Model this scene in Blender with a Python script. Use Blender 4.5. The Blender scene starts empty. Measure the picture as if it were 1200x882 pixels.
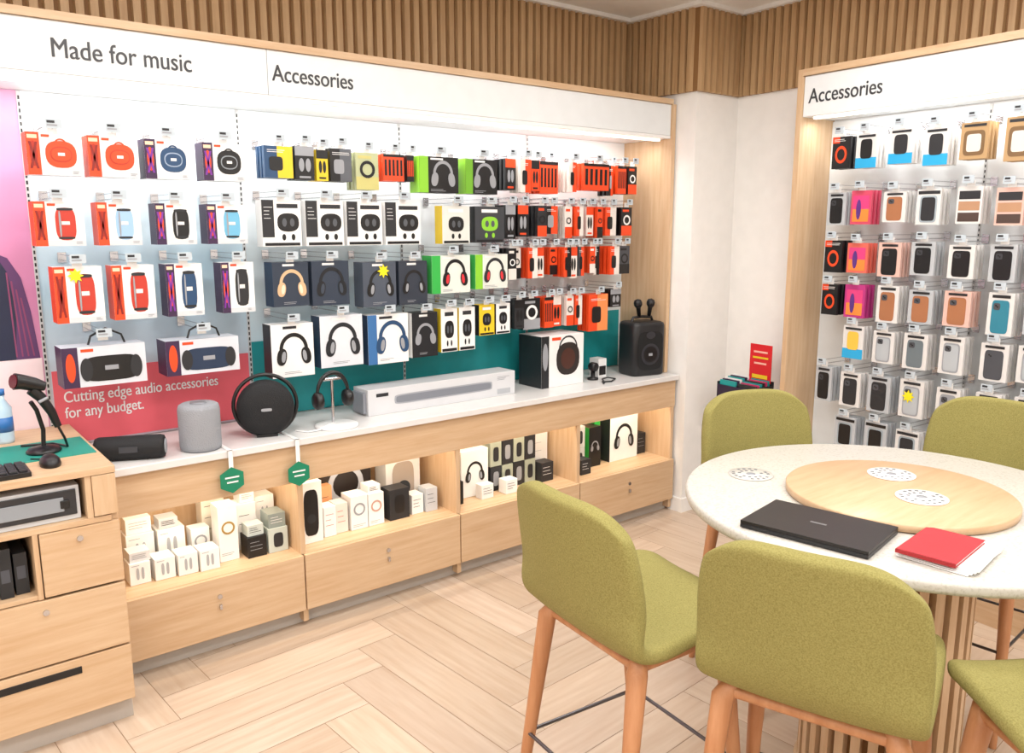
import bpy, bmesh, math, random
from mathutils import Vector, Matrix
random.seed(7)
scn=bpy.context.scene
COL=scn.collection
pi=math.pi
# ------------------------------------------------------------------ materials
def lin(c):
    if isinstance(c,str):
        c=c.lstrip('#'); c=[int(c[i:i+2],16)/255 for i in (0,2,4)]
    return tuple((v/12.92 if v<=.04045 else ((v+.055)/1.055)**2.4) for v in c)+(1,)
def newmat(name):
    m=bpy.data.materials.new(name); m.use_nodes=True
    nt=m.node_tree; b=nt.nodes['Principled BSDF']; return m,nt,b
_c={}
def P(hexc,rough=.5,metal=0,name=None,emit=0,bump=0,bscale=300):
    key=(hexc,rough,metal,emit,bump)
    if key in _c: return _c[key]
    m,nt,b=newmat(name or 'mat_'+hexc.strip('#'))
    c=lin(hexc)
    tc=nt.nodes.new('ShaderNodeTexCoord'); n=nt.nodes.new('ShaderNodeTexNoise'); n.inputs['Scale'].default_value=14
    mx=nt.nodes.new('ShaderNodeMix'); mx.data_type='RGBA'
    mx.inputs[6].default_value=tuple(v*.94 for v in c[:3])+(1,); mx.inputs[7].default_value=tuple(min(1,v*1.04) for v in c[:3])+(1,)
    nt.links.new(tc.outputs['Object'],n.inputs['Vector']); nt.links.new(n.outputs[0],mx.inputs[0]); nt.links.new(mx.outputs[2],b.inputs['Base Color'])
    b.inputs['Roughness'].default_value=rough; b.inputs['Metallic'].default_value=metal
    if emit:
        b.inputs['Emission Color'].default_value=c; b.inputs['Emission Strength'].default_value=emit
    if bump:
        n2=nt.nodes.new('ShaderNodeTexNoise'); n2.inputs['Scale'].default_value=bscale; n2.inputs['Detail'].default_value=3
        bp=nt.nodes.new('ShaderNodeBump'); bp.inputs['Strength'].default_value=bump; bp.inputs['Distance'].default_value=.003
        nt.links.new(tc.outputs['Object'],n2.inputs['Vector']); nt.links.new(n2.outputs[0],bp.inputs['Height']); nt.links.new(bp.outputs[0],b.inputs['Normal'])
    _c[key]=m; return m
def wood(name,c0,c1,scale=(3,3,40),rough=.45,vcol=False):
    m,nt,b=newmat(name)
    tc=nt.nodes.new('ShaderNodeTexCoord'); mp=nt.nodes.new('ShaderNodeMapping'); mp.inputs['Scale'].default_value=scale
    n=nt.nodes.new('ShaderNodeTexNoise'); n.inputs['Scale'].default_value=1.6; n.inputs['Detail'].default_value=6; n.inputs['Roughness'].default_value=.6
    r=nt.nodes.new('ShaderNodeValToRGB'); r.color_ramp.elements[0].position=.32; r.color_ramp.elements[1].position=.68
    r.color_ramp.elements[0].color=lin(c0); r.color_ramp.elements[1].color=lin(c1)
    nt.links.new(tc.outputs['Object'],mp.inputs[0]); nt.links.new(mp.outputs[0],n.inputs['Vector']); nt.links.new(n.outputs[0],r.inputs[0])
    nt.links.new(r.outputs[0],b.inputs['Base Color']); b.inputs['Roughness'].default_value=rough
    return m
WOODH=wood('oak_horizontal_grain','#c5a27d','#d3b694',(2.2,30,30))
WOODV=wood('oak_vertical_grain','#c5a27d','#d3b694',(30,30,2.2))
SLAT=wood('slat_timber','#ab8860','#c0a078',(25,25,1.5),.5)
LEGW=wood('chair_leg_timber','#b0764c','#c48d63',(25,25,3),.4)
DISCW=wood('turntable_oak','#c3a07a','#cfb08c',(3,26,26),.4)
WHITE=P('#f2f0ed',.6); WALL=P('#efedea',.8); CEIL=P('#f0efed',.85); WG=P('#f0f0ef',.35); BLK=P('#141416',.35); DK=P('#26272b',.5)
GREY=P('#9a9da3',.4); CHR=P('#c8c8cc',.2,1); KICK=P('#b9b2aa',.6); OR=P('#ea4a1c',.45); OR2=P('#ff7a2a',.45)
TEAL=P('#1a9296',.5); RED=P('#e0303a',.5); CORAL=P('#e4606c',.55); NAVY=P('#22344f',.45); TAG=P('#c0cbd3',.25)
def floor_mat():
    m,nt,b=newmat('herringbone_oak_floor')
    at=nt.nodes.new('ShaderNodeVertexColor'); at.layer_name='plank'
    uv=nt.nodes.new('ShaderNodeUVMap'); uv.uv_map='UVMap'
    mp=nt.nodes.new('ShaderNodeMapping'); mp.inputs['Scale'].default_value=(2.5,26,1)
    n=nt.nodes.new('ShaderNodeTexNoise'); n.inputs['Scale'].default_value=1.4; n.inputs['Detail'].default_value=7
    r=nt.nodes.new('ShaderNodeValToRGB'); r.color_ramp.elements[0].position=.3; r.color_ramp.elements[1].position=.7
    r.color_ramp.elements[0].color=lin('#cdb49c'); r.color_ramp.elements[1].color=lin('#dbc7b2')
    mx=nt.nodes.new('ShaderNodeMix'); mx.data_type='RGBA'; mx.blend_type='MULTIPLY'; mx.inputs[0].default_value=1
    nt.links.new(uv.outputs[0],mp.inputs[0]); nt.links.new(mp.outputs[0],n.inputs['Vector']); nt.links.new(n.outputs[0],r.inputs[0])
    nt.links.new(r.outputs[0],mx.inputs[6]); nt.links.new(at.outputs[0],mx.inputs[7]); nt.links.new(mx.outputs[2],b.inputs['Base Color'])
    b.inputs['Roughness'].default_value=.38
    return m
def terrazzo():
    m,nt,b=newmat('speckled_table_top')
    tc=nt.nodes.new('ShaderNodeTexCoord'); v=nt.nodes.new('ShaderNodeTexNoise'); v.inputs['Scale'].default_value=140; v.inputs['Detail'].default_value=2
    r=nt.nodes.new('ShaderNodeValToRGB'); r.color_ramp.elements[0].position=.30; r.color_ramp.elements[1].position=.5
    r.color_ramp.elements[0].color=lin('#b6b1a6'); r.color_ramp.elements[1].color=lin('#cac6be')
    nt.links.new(tc.outputs['Object'],v.inputs['Vector']); nt.links.new(v.outputs[0],r.inputs[0]); nt.links.new(r.outputs[0],b.inputs['Base Color'])
    b.inputs['Roughness'].default_value=.35; return m
def fabric():
    m,nt,b=newmat('olive_green_fabric')
    tc=nt.nodes.new('ShaderNodeTexCoord'); v=nt.nodes.new('ShaderNodeTexNoise'); v.inputs['Scale'].default_value=320; v.inputs['Detail'].default_value=3
    r=nt.nodes.new('ShaderNodeValToRGB'); r.color_ramp.elements[0].position=.3; r.color_ramp.elements[1].position=.7
    r.color_ramp.elements[0].color=lin('#7f773e'); r.color_ramp.elements[1].color=lin('#989054')
    bp=nt.nodes.new('ShaderNodeBump'); bp.inputs['Strength'].default_value=.35; bp.inputs['Distance'].default_value=.0015
    nt.links.new(tc.outputs['Object'],v.inputs['Vector']); nt.links.new(v.outputs[0],r.inputs[0]); nt.links.new(r.outputs[0],b.inputs['Base Color'])
    nt.links.new(v.outputs[0],bp.inputs['Height']); nt.links.new(bp.outputs[0],b.inputs['Normal'])
    b.inputs['Roughness'].default_value=.9
    return m
def gradpanel(name,stops,axis,lo,hi,noise=.25):
    m,nt,b=newmat(name)
    tc=nt.nodes.new('ShaderNodeTexCoord'); sp=nt.nodes.new('ShaderNodeSeparateXYZ')
    mr=nt.nodes.new('ShaderNodeMapRange'); mr.inputs[1].default_value=lo; mr.inputs[2].default_value=hi
    n=nt.nodes.new('ShaderNodeTexNoise'); n.inputs['Scale'].default_value=2.2
    ma=nt.nodes.new('ShaderNodeMath'); ma.operation='MULTIPLY_ADD'; ma.inputs[1].default_value=noise
    r=nt.nodes.new('ShaderNodeValToRGB')
    while len(r.color_ramp.elements)<len(stops): r.color_ramp.elements.new(.5)
    for e,(p,c) in zip(r.color_ramp.elements,stops): e.position=p; e.color=lin(c)
    L=nt.links.new
    L(tc.outputs['Object'],sp.inputs[0]); L(tc.outputs['Object'],n.inputs['Vector']); L(sp.outputs[axis],mr.inputs[0])
    L(n.outputs[0],ma.inputs[0]); L(mr.outputs[0],ma.inputs[2]); L(ma.outputs[0],r.inputs[0]); L(r.outputs[0],b.inputs['Base Color'])
    b.inputs['Roughness'].default_value=.4; return m
FAB=fabric(); TZ=terrazzo(); FLOORM=floor_mat()
# ------------------------------------------------------------------ mesh builder
class MB:
    def __init__(s): s.v=[]; s.f=[]; s.m=[]; s.sm=[]; s.mats=[]
    def mi(s,m):
        if m not in s.mats: s.mats.append(m)
        return s.mats.index(m)
    def add(s,vs,fs,m,smooth=False,mx=None):
        o=len(s.v); k=s.mi(m)
        for p in vs: s.v.append(tuple(mx@Vector(p)) if mx else tuple(p))
        for f in fs: s.f.append([i+o for i in f]); s.m.append(k); s.sm.append(smooth)
    def box(s,x0,x1,y0,y1,z0,z1,m,mx=None,fm=None):
        vs=[(x0,y0,z0),(x1,y0,z0),(x1,y1,z0),(x0,y1,z0),(x0,y0,z1),(x1,y0,z1),(x1,y1,z1),(x0,y1,z1)]
        fs=[(0,3,2,1),(4,5,6,7),(0,1,5,4),(1,2,6,5),(2,3,7,6),(3,0,4,7)]
        names=['bottom','top','front','right','back','left']
        o=len(s.v)
        for p in vs: s.v.append(tuple(mx@Vector(p)) if mx else p)
        for n,f in zip(names,fs):
            s.f.append([i+o for i in f]); s.m.append(s.mi((fm or {}).get(n,m))); s.sm.append(False)
    def tube(s,pts,r,m,n=8,cap=True,mx=None):
        pts=[Vector(p) for p in pts]; rs=r if isinstance(r,(list,tuple)) else [r]*len(pts)
        vs=[];fs=[]; up=None
        for i,p in enumerate(pts):
            t=(pts[min(i+1,len(pts)-1)]-pts[max(i-1,0)]).normalized()
            if up is None:
                up=Vector((0,0,1)) if abs(t.z)<.9 else Vector((1,0,0))
            a=t.cross(up).normalized(); b=a.cross(t).normalized(); up=b
            for k in range(n):
                q=2*pi*k/n; vs.append(tuple(p+(a*math.cos(q)+b*math.sin(q))*rs[i]))
        for i in range(len(pts)-1):
            for k in range(n):
                fs.append((i*n+k,i*n+(k+1)%n,(i+1)*n+(k+1)%n,(i+1)*n+k))
        s.add(vs,fs,m,True,mx)
        if cap:
            s.add(vs[:n],[tuple(range(n))],m,False,mx); s.add(vs[-n:],[tuple(range(n-1,-1,-1))],m,False,mx)
    def lathe(s,prof,m,mx=None,n=32,smooth=True):
        vs=[];fs=[]
        for r,h in prof:
            for k in range(n): q=2*pi*k/n; vs.append((r*math.cos(q),r*math.sin(q),h))
        for i in range(len(prof)-1):
            for k in range(n): fs.append((i*n+k,i*n+(k+1)%n,(i+1)*n+(k+1)%n,(i+1)*n+k))
        fs.append(tuple(range(n-1,-1,-1))); fs.append(tuple(range((len(prof)-1)*n,len(prof)*n)))
        s.add(vs,fs,m,smooth,mx)
    def plate(s,cx,cz,rx,rz,y,m,e=2,n=24,rot=0,mx=None):
        vs=[]
        for k in range(n):
            q=2*pi*k/n; c,d=math.cos(q),math.sin(q)
            x=rx*math.copysign(abs(c)**(2/e),c); z=rz*math.copysign(abs(d)**(2/e),d)
            vs.append((cx+x*math.cos(rot)-z*math.sin(rot),y,cz+x*math.sin(rot)+z*math.cos(rot)))
        s.add(vs,[tuple(range(n))],m,False,mx)
    def quad(s,x0,x1,z0,z1,y,m,mx=None): s.add([(x0,y,z0),(x1,y,z0),(x1,y,z1),(x0,y,z1)],[(0,1,2,3)],m,False,mx)
    def arc(s,cx,cz,r,w,a0,a1,y,m,n=16,sz=1):
        vs=[];fs=[]
        for k in range(n+1):
            q=a0+(a1-a0)*k/n
            vs+= [(cx+(r-w/2)*math.cos(q),y,cz+sz*(r-w/2)*math.sin(q)),(cx+(r+w/2)*math.cos(q),y,cz+sz*(r+w/2)*math.sin(q))]
        for k in range(n): fs.append((2*k,2*k+1,2*k+3,2*k+2))
        s.add(vs,fs,m)
    def obj(s,name,mx=None,parent=None,bevel=0,recenter=True):
        me=bpy.data.meshes.new(name)
        M=mx or Matrix()
        vs=[Vector(v) for v in s.v]
        lo=Vector([min(v[i] for v in vs) for i in range(3)]); hi=Vector([max(v[i] for v in vs) for i in range(3)])
        c=Vector(((lo.x+hi.x)/2,(lo.y+hi.y)/2,lo.z)) if recenter else Vector((0,0,0))
        me.from_pydata([tuple(v-c) for v in vs],[],s.f)
        for m in s.mats: me.materials.append(m)
        me.polygons.foreach_set('material_index',s.m); me.polygons.foreach_set('use_smooth',s.sm); me.update()
        ob=bpy.data.objects.new(name,me); COL.objects.link(ob)
        ob.matrix_world=M@Matrix.Translation(c)
        if parent:
            ob.parent=parent; ob.matrix_parent_inverse=parent.matrix_world.inverted()
        if bevel:
            b=ob.modifiers.new('bevel','BEVEL'); b.width=bevel; b.segments=2; b.limit_method='ANGLE'
        return ob
def empty(name,loc=(0,0,0),rz=0):
    e=bpy.data.objects.new(name,None); COL.objects.link(e); e.matrix_world=Matrix.Translation(loc)@Matrix.Rotation(rz,4,'Z'); e.empty_display_size=.1
    return e
T=Matrix.Translation
def R(a,ax): return Matrix.Rotation(math.radians(a),4,ax)
YB=3.38; ZC=2.72
FA=T((0,YB,0)); FB=T((3.87,2.89,0))@R(-94.35,'Z')
def text(body,w,loc,rot,mat,parent,name,zs=1.0,bold=.0014):
    for i in range(2):
        c=bpy.data.curves.new(name,'FONT'); c.body=body; c.size=.1; c.extrude=.001; c.materials.append(mat)
        o=bpy.data.objects.new(name+'_stroke_%d'%(i+1),c); COL.objects.link(o); bpy.context.view_layer.update()
        s=w/o.dimensions.x
        o.matrix_world=loc@T((i*bold,-i*.0001,i*bold*.3))@rot@Matrix.Diagonal((s,s*zs,s,1))
        o.parent=parent; o.matrix_parent_inverse=parent.matrix_world.inverted()
# ------------------------------------------------------------------ room shell
XL=-1.7; YF=-2.6
w=.17; n=5; L=n*w
bm=bmesh.new(); uvl=bm.loops.layers.uv.new('UVMap'); cl=bm.loops.layers.color.new('plank')
g=.0010
rot=Matrix.Rotation(math.radians(4),4,'Z')
def plank(x0,x1,y0,y1,vert):
    if x1<-6 or x0>8 or y1<-7 or y0>7: return
    vs=[bm.verts.new(rot@Vector(p)) for p in ((x0+g,y0+g,0),(x1-g,y0+g,0),(x1-g,y1-g,0),(x0+g,y1-g,0))]
    f=bm.faces.new(vs); o=(random.random()*9,random.random()*9); k=random.uniform(.91,1.0); kk=random.uniform(-.015,.015)
    for l,p in zip(f.loops,((x0,y0),(x1,y0),(x1,y1),(x0,y1))):
        a,b_=(p[1],p[0]) if vert else p
        l[uvl].uv=(a+o[0],b_+o[1]); l[cl]=(k,k+kk*.3,k+kk,1)
for t in range(-90,90):
    for q in range(-10,11):
        x=(t+n*q)*w; y=(t-n*q)*w
        plank(x,x+L,y,y+w,False); plank(x+L,x+L+w,y-L+w,y+w,True)
def clip(co,no):
    geom=bm.verts[:]+bm.edges[:]+bm.faces[:]
    bmesh.ops.bisect_plane(bm,geom=geom,plane_co=co,plane_no=no,clear_outer=True)
clip((XL,0,0),(-1,0,0)); clip((0,YF,0),(0,-1,0)); clip((0,YB,0),(0,1,0)); clip((3.87,2.89,0),(.9971,-.0759,0))
me=bpy.data.meshes.new('floor'); bm.to_mesh(me); bm.free(); me.materials.append(FLOORM)
fl=bpy.data.objects.new('floor',me); COL.objects.link(fl)
b=MB(); b.box(XL,3.95,YF,YB+.1,-.05,-.002,P('#a07c5c',.7)); b.obj('floor_base')
b=MB(); b.box(XL-.1,4.1,YF-.1,YB+.1,ZC,ZC+.1,CEIL); b.obj('ceiling')
b=MB(); b.box(XL-.1,3.52,YB,YB+.1,0,ZC,WALL); b.obj('wall_back')
b=MB(); b.box(XL-.1,XL,YF,YB,0,ZC,WALL); b.obj('wall_left')
b=MB(); b.box(XL-.1,3.5,YF-.1,YF,0,ZC,WALL); b.obj('wall_front')
b=MB(); b.box(-.5,5.6,0,.1,0,ZC,WALL); b.obj('wall_right',FB)
b=MB(); b.box(3.52,3.93,2.89,YB+.1,0,ZC,WALL); b.obj('wall_pillar')
b=MB(); b.box(3.508,3.52,2.878,2.98,0,.08,WHITE); b.box(3.52,3.865,2.878,2.89,0,.08,WHITE); b.obj('baseboard_pillar')
b=MB(); b.box(.0,.58,-.012,0,0,.08,WHITE); b.obj('baseboard_right',FB)
def slats(mb,x0,x1,z0,z1,m,pitch=.048,ww=.035,d=.026):
    mb.box(x0,x1,-.008,0,z0,z1,P('#8a643c',.7))
    k=int((x1-x0)/pitch)
    for i in range(k+1):
        a=x0+i*pitch
        if a+ww>x1+.001: break
        vs=[(a,-.008,z0),(a+.004,-d,z0),(a+ww-.004,-d,z0),(a+ww,-.008,z0),(a,-.008,z1),(a+.004,-d,z1),(a+ww-.004,-d,z1),(a+ww,-.008,z1)]
        mb.add(vs,[(0,1,5,4),(1,2,6,5),(2,3,7,6),(0,3,2,1)],m)
b=MB(); slats(b,XL,3.49,2.26,ZC-.02,SLAT); b.obj('wall_slat_cladding_back',FA)
b=MB(); slats(b,0,.49,2.29,ZC-.02,SLAT); b.obj('wall_slat_cladding_pillar_side',T((3.52,YB,0))@R(-90,'Z'))
b=MB(); slats(b,-.008,.35,2.29,ZC-.02,SLAT); b.obj('wall_slat_cladding_pillar_front',T((3.52,2.89,0)))
b=MB(); slats(b,.0,5.4,2.29,ZC-.02,SLAT); b.obj('wall_slat_cladding_right',FB)
b=MB(); b.box(XL,3.47,-.05,0,ZC-.02,ZC+.01,CEIL); b.obj('trim_1',FA)
b=MB(); b.box(3.47,3.83,2.84,2.93,ZC-.02,ZC+.01,CEIL); b.box(3.47,3.55,2.93,YB+.02,ZC-.02,ZC+.01,CEIL); b.obj('trim_2')
b=MB(); b.box(.05,5.4,-.05,0,ZC-.02,ZC+.01,CEIL); b.obj('trim_3',FB)
# ------------------------------------------------------------------ main display
disp=empty('accessory_display_wall',(1.5,YB,0))
b=MB()
pans=[(-1.2,.495,gradpanel('poster_pink',[(0,'#d593b4'),(.5,'#c97fa8'),(1,'#cd93b4')],2,.1,1.4)),
 (.505,1.255,gradpanel('poster_blue_pink',[(0,'#e0a9b6'),(.3,'#c9d3de'),(.6,'#b4d0df'),(1,'#dde4e8')],2,.05,1.3,.35)),
 (1.265,2.005,gradpanel('poster_pale_blue',[(0,'#9fcad5'),(.45,'#c6dbe4'),(1,'#e2e8eb')],2,.05,1.1,.35)),
 (2.015,2.765,gradpanel('poster_white_blue',[(0,'#b0d5db'),(.4,'#d6e4e8'),(1,'#e6e9eb')],2,.0,1.0,.3)),
 (2.775,3.49,gradpanel('poster_white',[(0,'#d6e1e4'),(1,'#e8e9e9')],2,.0,1.0,.3))]
for x0,x1,m in pans: b.box(x0,x1,-.012,-.001,.792,2.06,m)
for x0,x1,z1 in ((1.265,2.005,1.12),(2.015,2.765,1.13),(2.775,3.47,1.12)): b.box(x0,x1,-.0135,-.012,.792,z1,TEAL)
b.box(.515,1.25,-.016,-.012,.80,1.075,CORAL)
b.box(-1.2,.49,-.0135,-.012,.792,1.13,P('#f2dbe0',.5))
jk=P('#5c3565',.5)
def ply(pts,y,m): b.add([(p[0]+.065,y,p[1]) for p in pts],[tuple(range(len(pts)))],m)
ply([(.02,1.13),(.42,1.13),(.405,1.3),(.385,1.42),(.35,1.49),(.27,1.53),(.20,1.53),(.0,1.4)],-.014,jk)
for k in range(4): ply([(.345+k*.018,1.14),(.350+k*.018,1.14),(.345+k*.012,1.44-k*.03),(.340+k*.012,1.44-k*.03)],-.0146,P('#8a3f66',.5))
ply([(.02,1.13),(.345,1.13),(.36,1.30),(.345,1.44),(.30,1.53),(.05,1.5)],-.0143,P('#1c2340',.5))
b.plate(.34,1.60,.055,.075,-.015,P('#7a4a38',.5)); b.plate(.32,1.66,.06,.05,-.016,P('#1b1716',.5))
for x in (.5,1.26,2.01,2.77):
    b.box(x-.006,x+.006,-.016,-.001,.792,2.058,P('#c5c6c6',.4))
    z=.82
    while z<2.05: b.box(x-.0028,x+.0028,-.0165,-.0155,z,z+.013,BLK); z+=.022
b.obj('back_panels',FA,disp)
b=MB()
HW=P('#dfe2e3',.4,emit=.06)
for x0,x1 in ((-1.2,1.2585),(1.2605,3.485)):
    b.box(x0,x1,-.35,-.03,2.076,2.235,HW)
b.obj('header_sign',FA,disp,.002)
b=MB(); b.box(-1.2,3.49,-.362,-.001,2.236,2.262,WOODH); b.box(3.486,3.512,-.362,-.001,.792,2.236,WOODV); b.box(-1.2,3.485,-.35,-.02,2.06,2.075,WG)
b.obj('timber_frame',FA,disp)
b=MB(); b.box(-.6,3.46,-.30,-.28,2.05,2.06,P('#fff6e6',.3,emit=3)); b.obj('led_strip',FA,disp)
TX=P('#3a3c40',.5)
RX=R(90,'X')
text('Made for music',.43,FA@T((.55,-.3515,2.125)),RX,TX,disp,'sign_text_1',1.2)
text('Accessories',.33,FA@T((1.275,-.3515,2.128)),RX,TX,disp,'sign_text_2',1.2)
text('Cutting edge audio accessories\nfor any budget.',.57,FA@T((.545,-.0175,.955)),RX,WG,disp,'banner_text',1.3,.001)
# ------------------------------------------------------------------ counter
ctr=empty('display_counter',(2.0,3.15,0))
b=MB()
b.box(.56,3.505,2.925,YB-.018,.762,.79,P('#e0dedc',.25)); b.obj('worktop',None,ctr,.003)
b=MB()
b.box(.56,3.50,2.945,2.965,.61,.761,WOODH)
b.box(.56,3.50,3.33,3.36,.09,.761,WOODV)
b.box(.56,3.50,2.95,3.33,.29,.31,WOODH)
for x in (.56,1.262,2.018,2.762,3.478): b.box(x,x+.022,2.95,3.33,.02,.761,WOODV)
b.box(.56,3.50,2.99,3.33,.0,.07,KICK)
b.box(.56,3.50,2.975,3.33,.07,.09,WOODH)
b.obj('carcass',None,ctr,.0015)
b=MB()
ed=[.585,1.27,2.028,2.772,3.497]
for i in range(4):
    b.box(ed[i]+.003,ed[i+1]-.003,2.932,2.95,.075,.308,WOODH)
    b.tube([(.5*(ed[i]+ed[i+1]),2.926,.235),(.5*(ed[i]+ed[i+1]),2.934,.235)],.009,CHR,12)
    b.box(.5*(ed[i]+ed[i+1])-.005,.5*(ed[i]+ed[i+1])+.005,2.92,2.932,.185,.205,CHR)
b.obj('drawer_fronts',None,ctr,.002)
b=MB()
for x0,x1 in ((.60,1.25),(1.30,2.0),(2.05,2.75),(2.80,3.46)): b.box(x0,x1,2.968,2.978,.748,.756,P('#fff0d8',.3,emit=3))
b.obj('led_strips',None,ctr)
# ------------------------------------------------------------------ packaging helpers
def hook(mb,x,ztop,yf,tagw=.05):
    mb.tube([(x,-.018,ztop+.014),(x,yf-.022,ztop+.014)],.0022,CHR,6)
    mb.tube([(x,-.018,ztop+.034),(x,yf-.022,ztop+.034)],.0018,CHR,6)
    mb.box(x-.014,x+.014,-.0215,-.0175,ztop+.006,ztop+.042,CHR)
    mb.box(x-tagw/2,x+tagw/2,yf-.025,yf-.022,ztop+.012,ztop+.042,TAG)
    mb.box(x-tagw/2+.006,x+tagw/2-.014,yf-.0262,yf-.025,ztop+.020,ztop+.025,GREY)
    mb.quad(x-tagw/2+.006,x+.004,ztop+.029,ztop+.037,yf-.0257,DK)
    mb.box(x-.016,x+.016,yf+.001,yf+.003,ztop-.001,ztop+.024,WG)
def lines(mb,x0,x1,z,y,m,n=3,dz=.007):
    for i in range(n): mb.quad(x0,x0+(x1-x0)*random.uniform(.55,1),z-i*dz-.002,z-i*dz,y,m)
E=.0012
def star(mb,x,z,y,r=.024):
    vs=[]
    for k in range(16):
        q=2*pi*k/16; rr=r if k%2==0 else r*.55
        vs.append((x+rr*math.cos(q),y,z+rr*math.sin(q)))
    mb.add(vs,[tuple(range(16))],P('#f4e21c',.4))
def bodyprint(mb,shape,cx,cz,rx,rz,y,m):
    if shape=='oval':
        mb.plate(cx,cz,rx,rz,y,m,2.6); mb.plate(cx,cz,rx*.70,rz*.58,y-E,P('#8e949c',.4) if m in(BLK,) else P('#c23a18',.4) if m==OR else P('#9fb0c6',.4),2.4); mb.plate(cx,cz,rx*.62,rz*.48,y-2*E,m,2.4)
        mb.quad(cx-rx*.22,cx+rx*.22,cz-rz*.1,cz+rz*.12,y-3*E,WG)
        mb.arc(cx,cz+rz*.75,rx*.35,.005,0,pi,y-E,m)
    else:
        mb.plate(cx,cz,rx,rz,y,m,3.4); mb.quad(cx-rx*.4,cx+rx*.4,cz-rz*.05,cz+rz*.16,y-E,P('#e7e3df',.4)); mb.plate(cx,cz+rz*.9,rx*.8,rz*.08,y-E,DK,4); mb.plate(cx,cz-rz*.86,rx*.8,rz*.07,y-E,DK,4)
        mb.plate(cx-rx*.55,cz,rx*.1,rz*.8,y-E,GREY,3)
def speaker_pack(name,x0,x1,z0,z1,accent,bodym,shape,fr=FA,yf=-.27,dep=.08,st=False):
    mb=MB(); mb.box(x0,x1,yf,yf+dep,z0,z1,WG,fm={'left':accent})
    sx=x0+(x1-x0)*.24
    mb.quad(x0,sx,z0,z1,yf-E*.8,accent); mb.plate(x0+(sx-x0)*.5,(z0+z1)/2,(sx-x0)*.3,(z1-z0)*.3,yf-E*1.6,OR if accent!=OR else P('#b52a10',.4),2)
    am=P('#7a2f9a',.4) if accent!=OR else P('#8a1c10',.4)
    for sg in (-1,1): mb.add([(x0+(sx-x0)*(.5-.35*sg),yf-E*2.2,z0+.02),(x0+(sx-x0)*(.5-.15*sg),yf-E*2.2,z0+.02),(x0+(sx-x0)*(.5+.35*sg),yf-E*2.2,z1-.03),(x0+(sx-x0)*(.5+.15*sg),yf-E*2.2,z1-.03)],[(0,1,2,3)],am)
    mb.quad(x0+.004,sx-.006,z1-.02,z1-.008,yf-E*1.6,P('#ffd0b0',.4))
    mb.quad(sx,x1,z0,z0+.018,yf-E*.8,P('#d3d7db',.4))
    cx=(sx+x1)/2; cz=(z0+z1)/2
    if shape=='oval': bodyprint(mb,shape,cx,cz,(x1-sx)*.38,(z1-z0)*.32,yf-E,bodym)
    else: bodyprint(mb,shape,cx,cz,(x1-sx)*.27,(z1-z0)*.37,yf-E,bodym)
    mb.quad(sx+.006,sx+.03,z1-.014,z1-.006,yf-E,OR); lines(mb,x1-.03,x1-.008,z0+.014,yf-E*1.6,GREY,2,.005)
    if st: star(mb,sx+.03,z1-.03,yf-5*E,.026)
    hook(mb,(x0+x1)/2,z1,yf); mb.obj(name,fr)
def earbud_pack(name,x0,x1,z0,z1,fr=FA,yf=-.27,back=WG,left=WG,pod=BLK,half=True):
    mb=MB(); mb.box(x0,x1,yf,yf+.06,z0,z1,back,fm={'left':left})
    W=x1-x0;H=z1-z0
    if half: mb.quad(x0+W*.0,x0+W*.3,z0+H*.2,z1,yf-E,DK); lines(mb,x0+W*.05,x0+W*.27,z1-H*.15,yf-2*E,WG,4,.014)
    cx=x0+W*.66; cz=z0+H*.52
    if not half: cx=x0+W*.5
    mb.plate(cx,cz,W*.28,H*.2,yf-E,pod,2.6); mb.plate(cx-W*.1,cz,W*.06,H*.09,yf-2*E,P('#55585e',.4)); mb.plate(cx+W*.1,cz,W*.06,H*.09,yf-2*E,P('#55585e',.4))
    mb.plate(cx-W*.12,z0+H*.2,W*.05,H*.07,yf-E,pod); mb.plate(cx+W*.12,z0+H*.2,W*.05,H*.07,yf-E,pod)
    mb.quad(cx-W*.28,cx+W*.26,z1-H*.17,z1-H*.08,yf-E,DK if back==WG else WG)
    mb.quad(x0+W*.05,x0+W*.95,z0+.003,z0+H*.08,yf-E,P('#111316',.4))
    hook(mb,(x0+x1)/2,z1,yf); mb.obj(name,fr)
def hp_print(mb,cx,cz,s,y,m,inner=GREY):
    mb.arc(cx,cz+s*.1,s*.62,s*.17,0,pi,y,m,18,1.1)
    for sg in(-1,1):
        mb.plate(cx+sg*s*.6,cz-s*.22,s*.24,s*.4,y-E,m,2.3,rot=sg*.15); mb.plate(cx+sg*s*.52,cz-s*.22,s*.1,s*.26,y-2*E,inner,2.2,rot=sg*.15)
def headphone_pack(name,x0,x1,z0,z1,back,hp,left=None,inner=GREY,fr=FA,yf=-.27,dep=.08,strip=None,st=False):
    mb=MB(); mb.box(x0,x1,yf,yf+dep,z0,z1,back,fm={'left':left or back})
    W=x1-x0;H=z1-z0
    if strip: mb.quad(x0,x0+W*.22,z0,z1,yf-E,strip)
    cx=x0+W*(.6 if strip else .52)
    hp_print(mb,cx,z0+H*.48,min(W,H)*.48,yf-E,hp,inner)
    mb.quad(x0+W*.28,x0+W*.6,z1-H*.09,z1-H*.04,yf-E,DK if back in(WG,) else WG); lines(mb,x0+W*.28,x0+W*.7,z0+H*.1,yf-E,GREY,2,.006)
    if st: star(mb,x0+W*.6,z1-H*.2,yf-5*E,.03)
    hook(mb,(x0+x1)/2,z1,yf)
    return mb.obj(name,fr)
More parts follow.
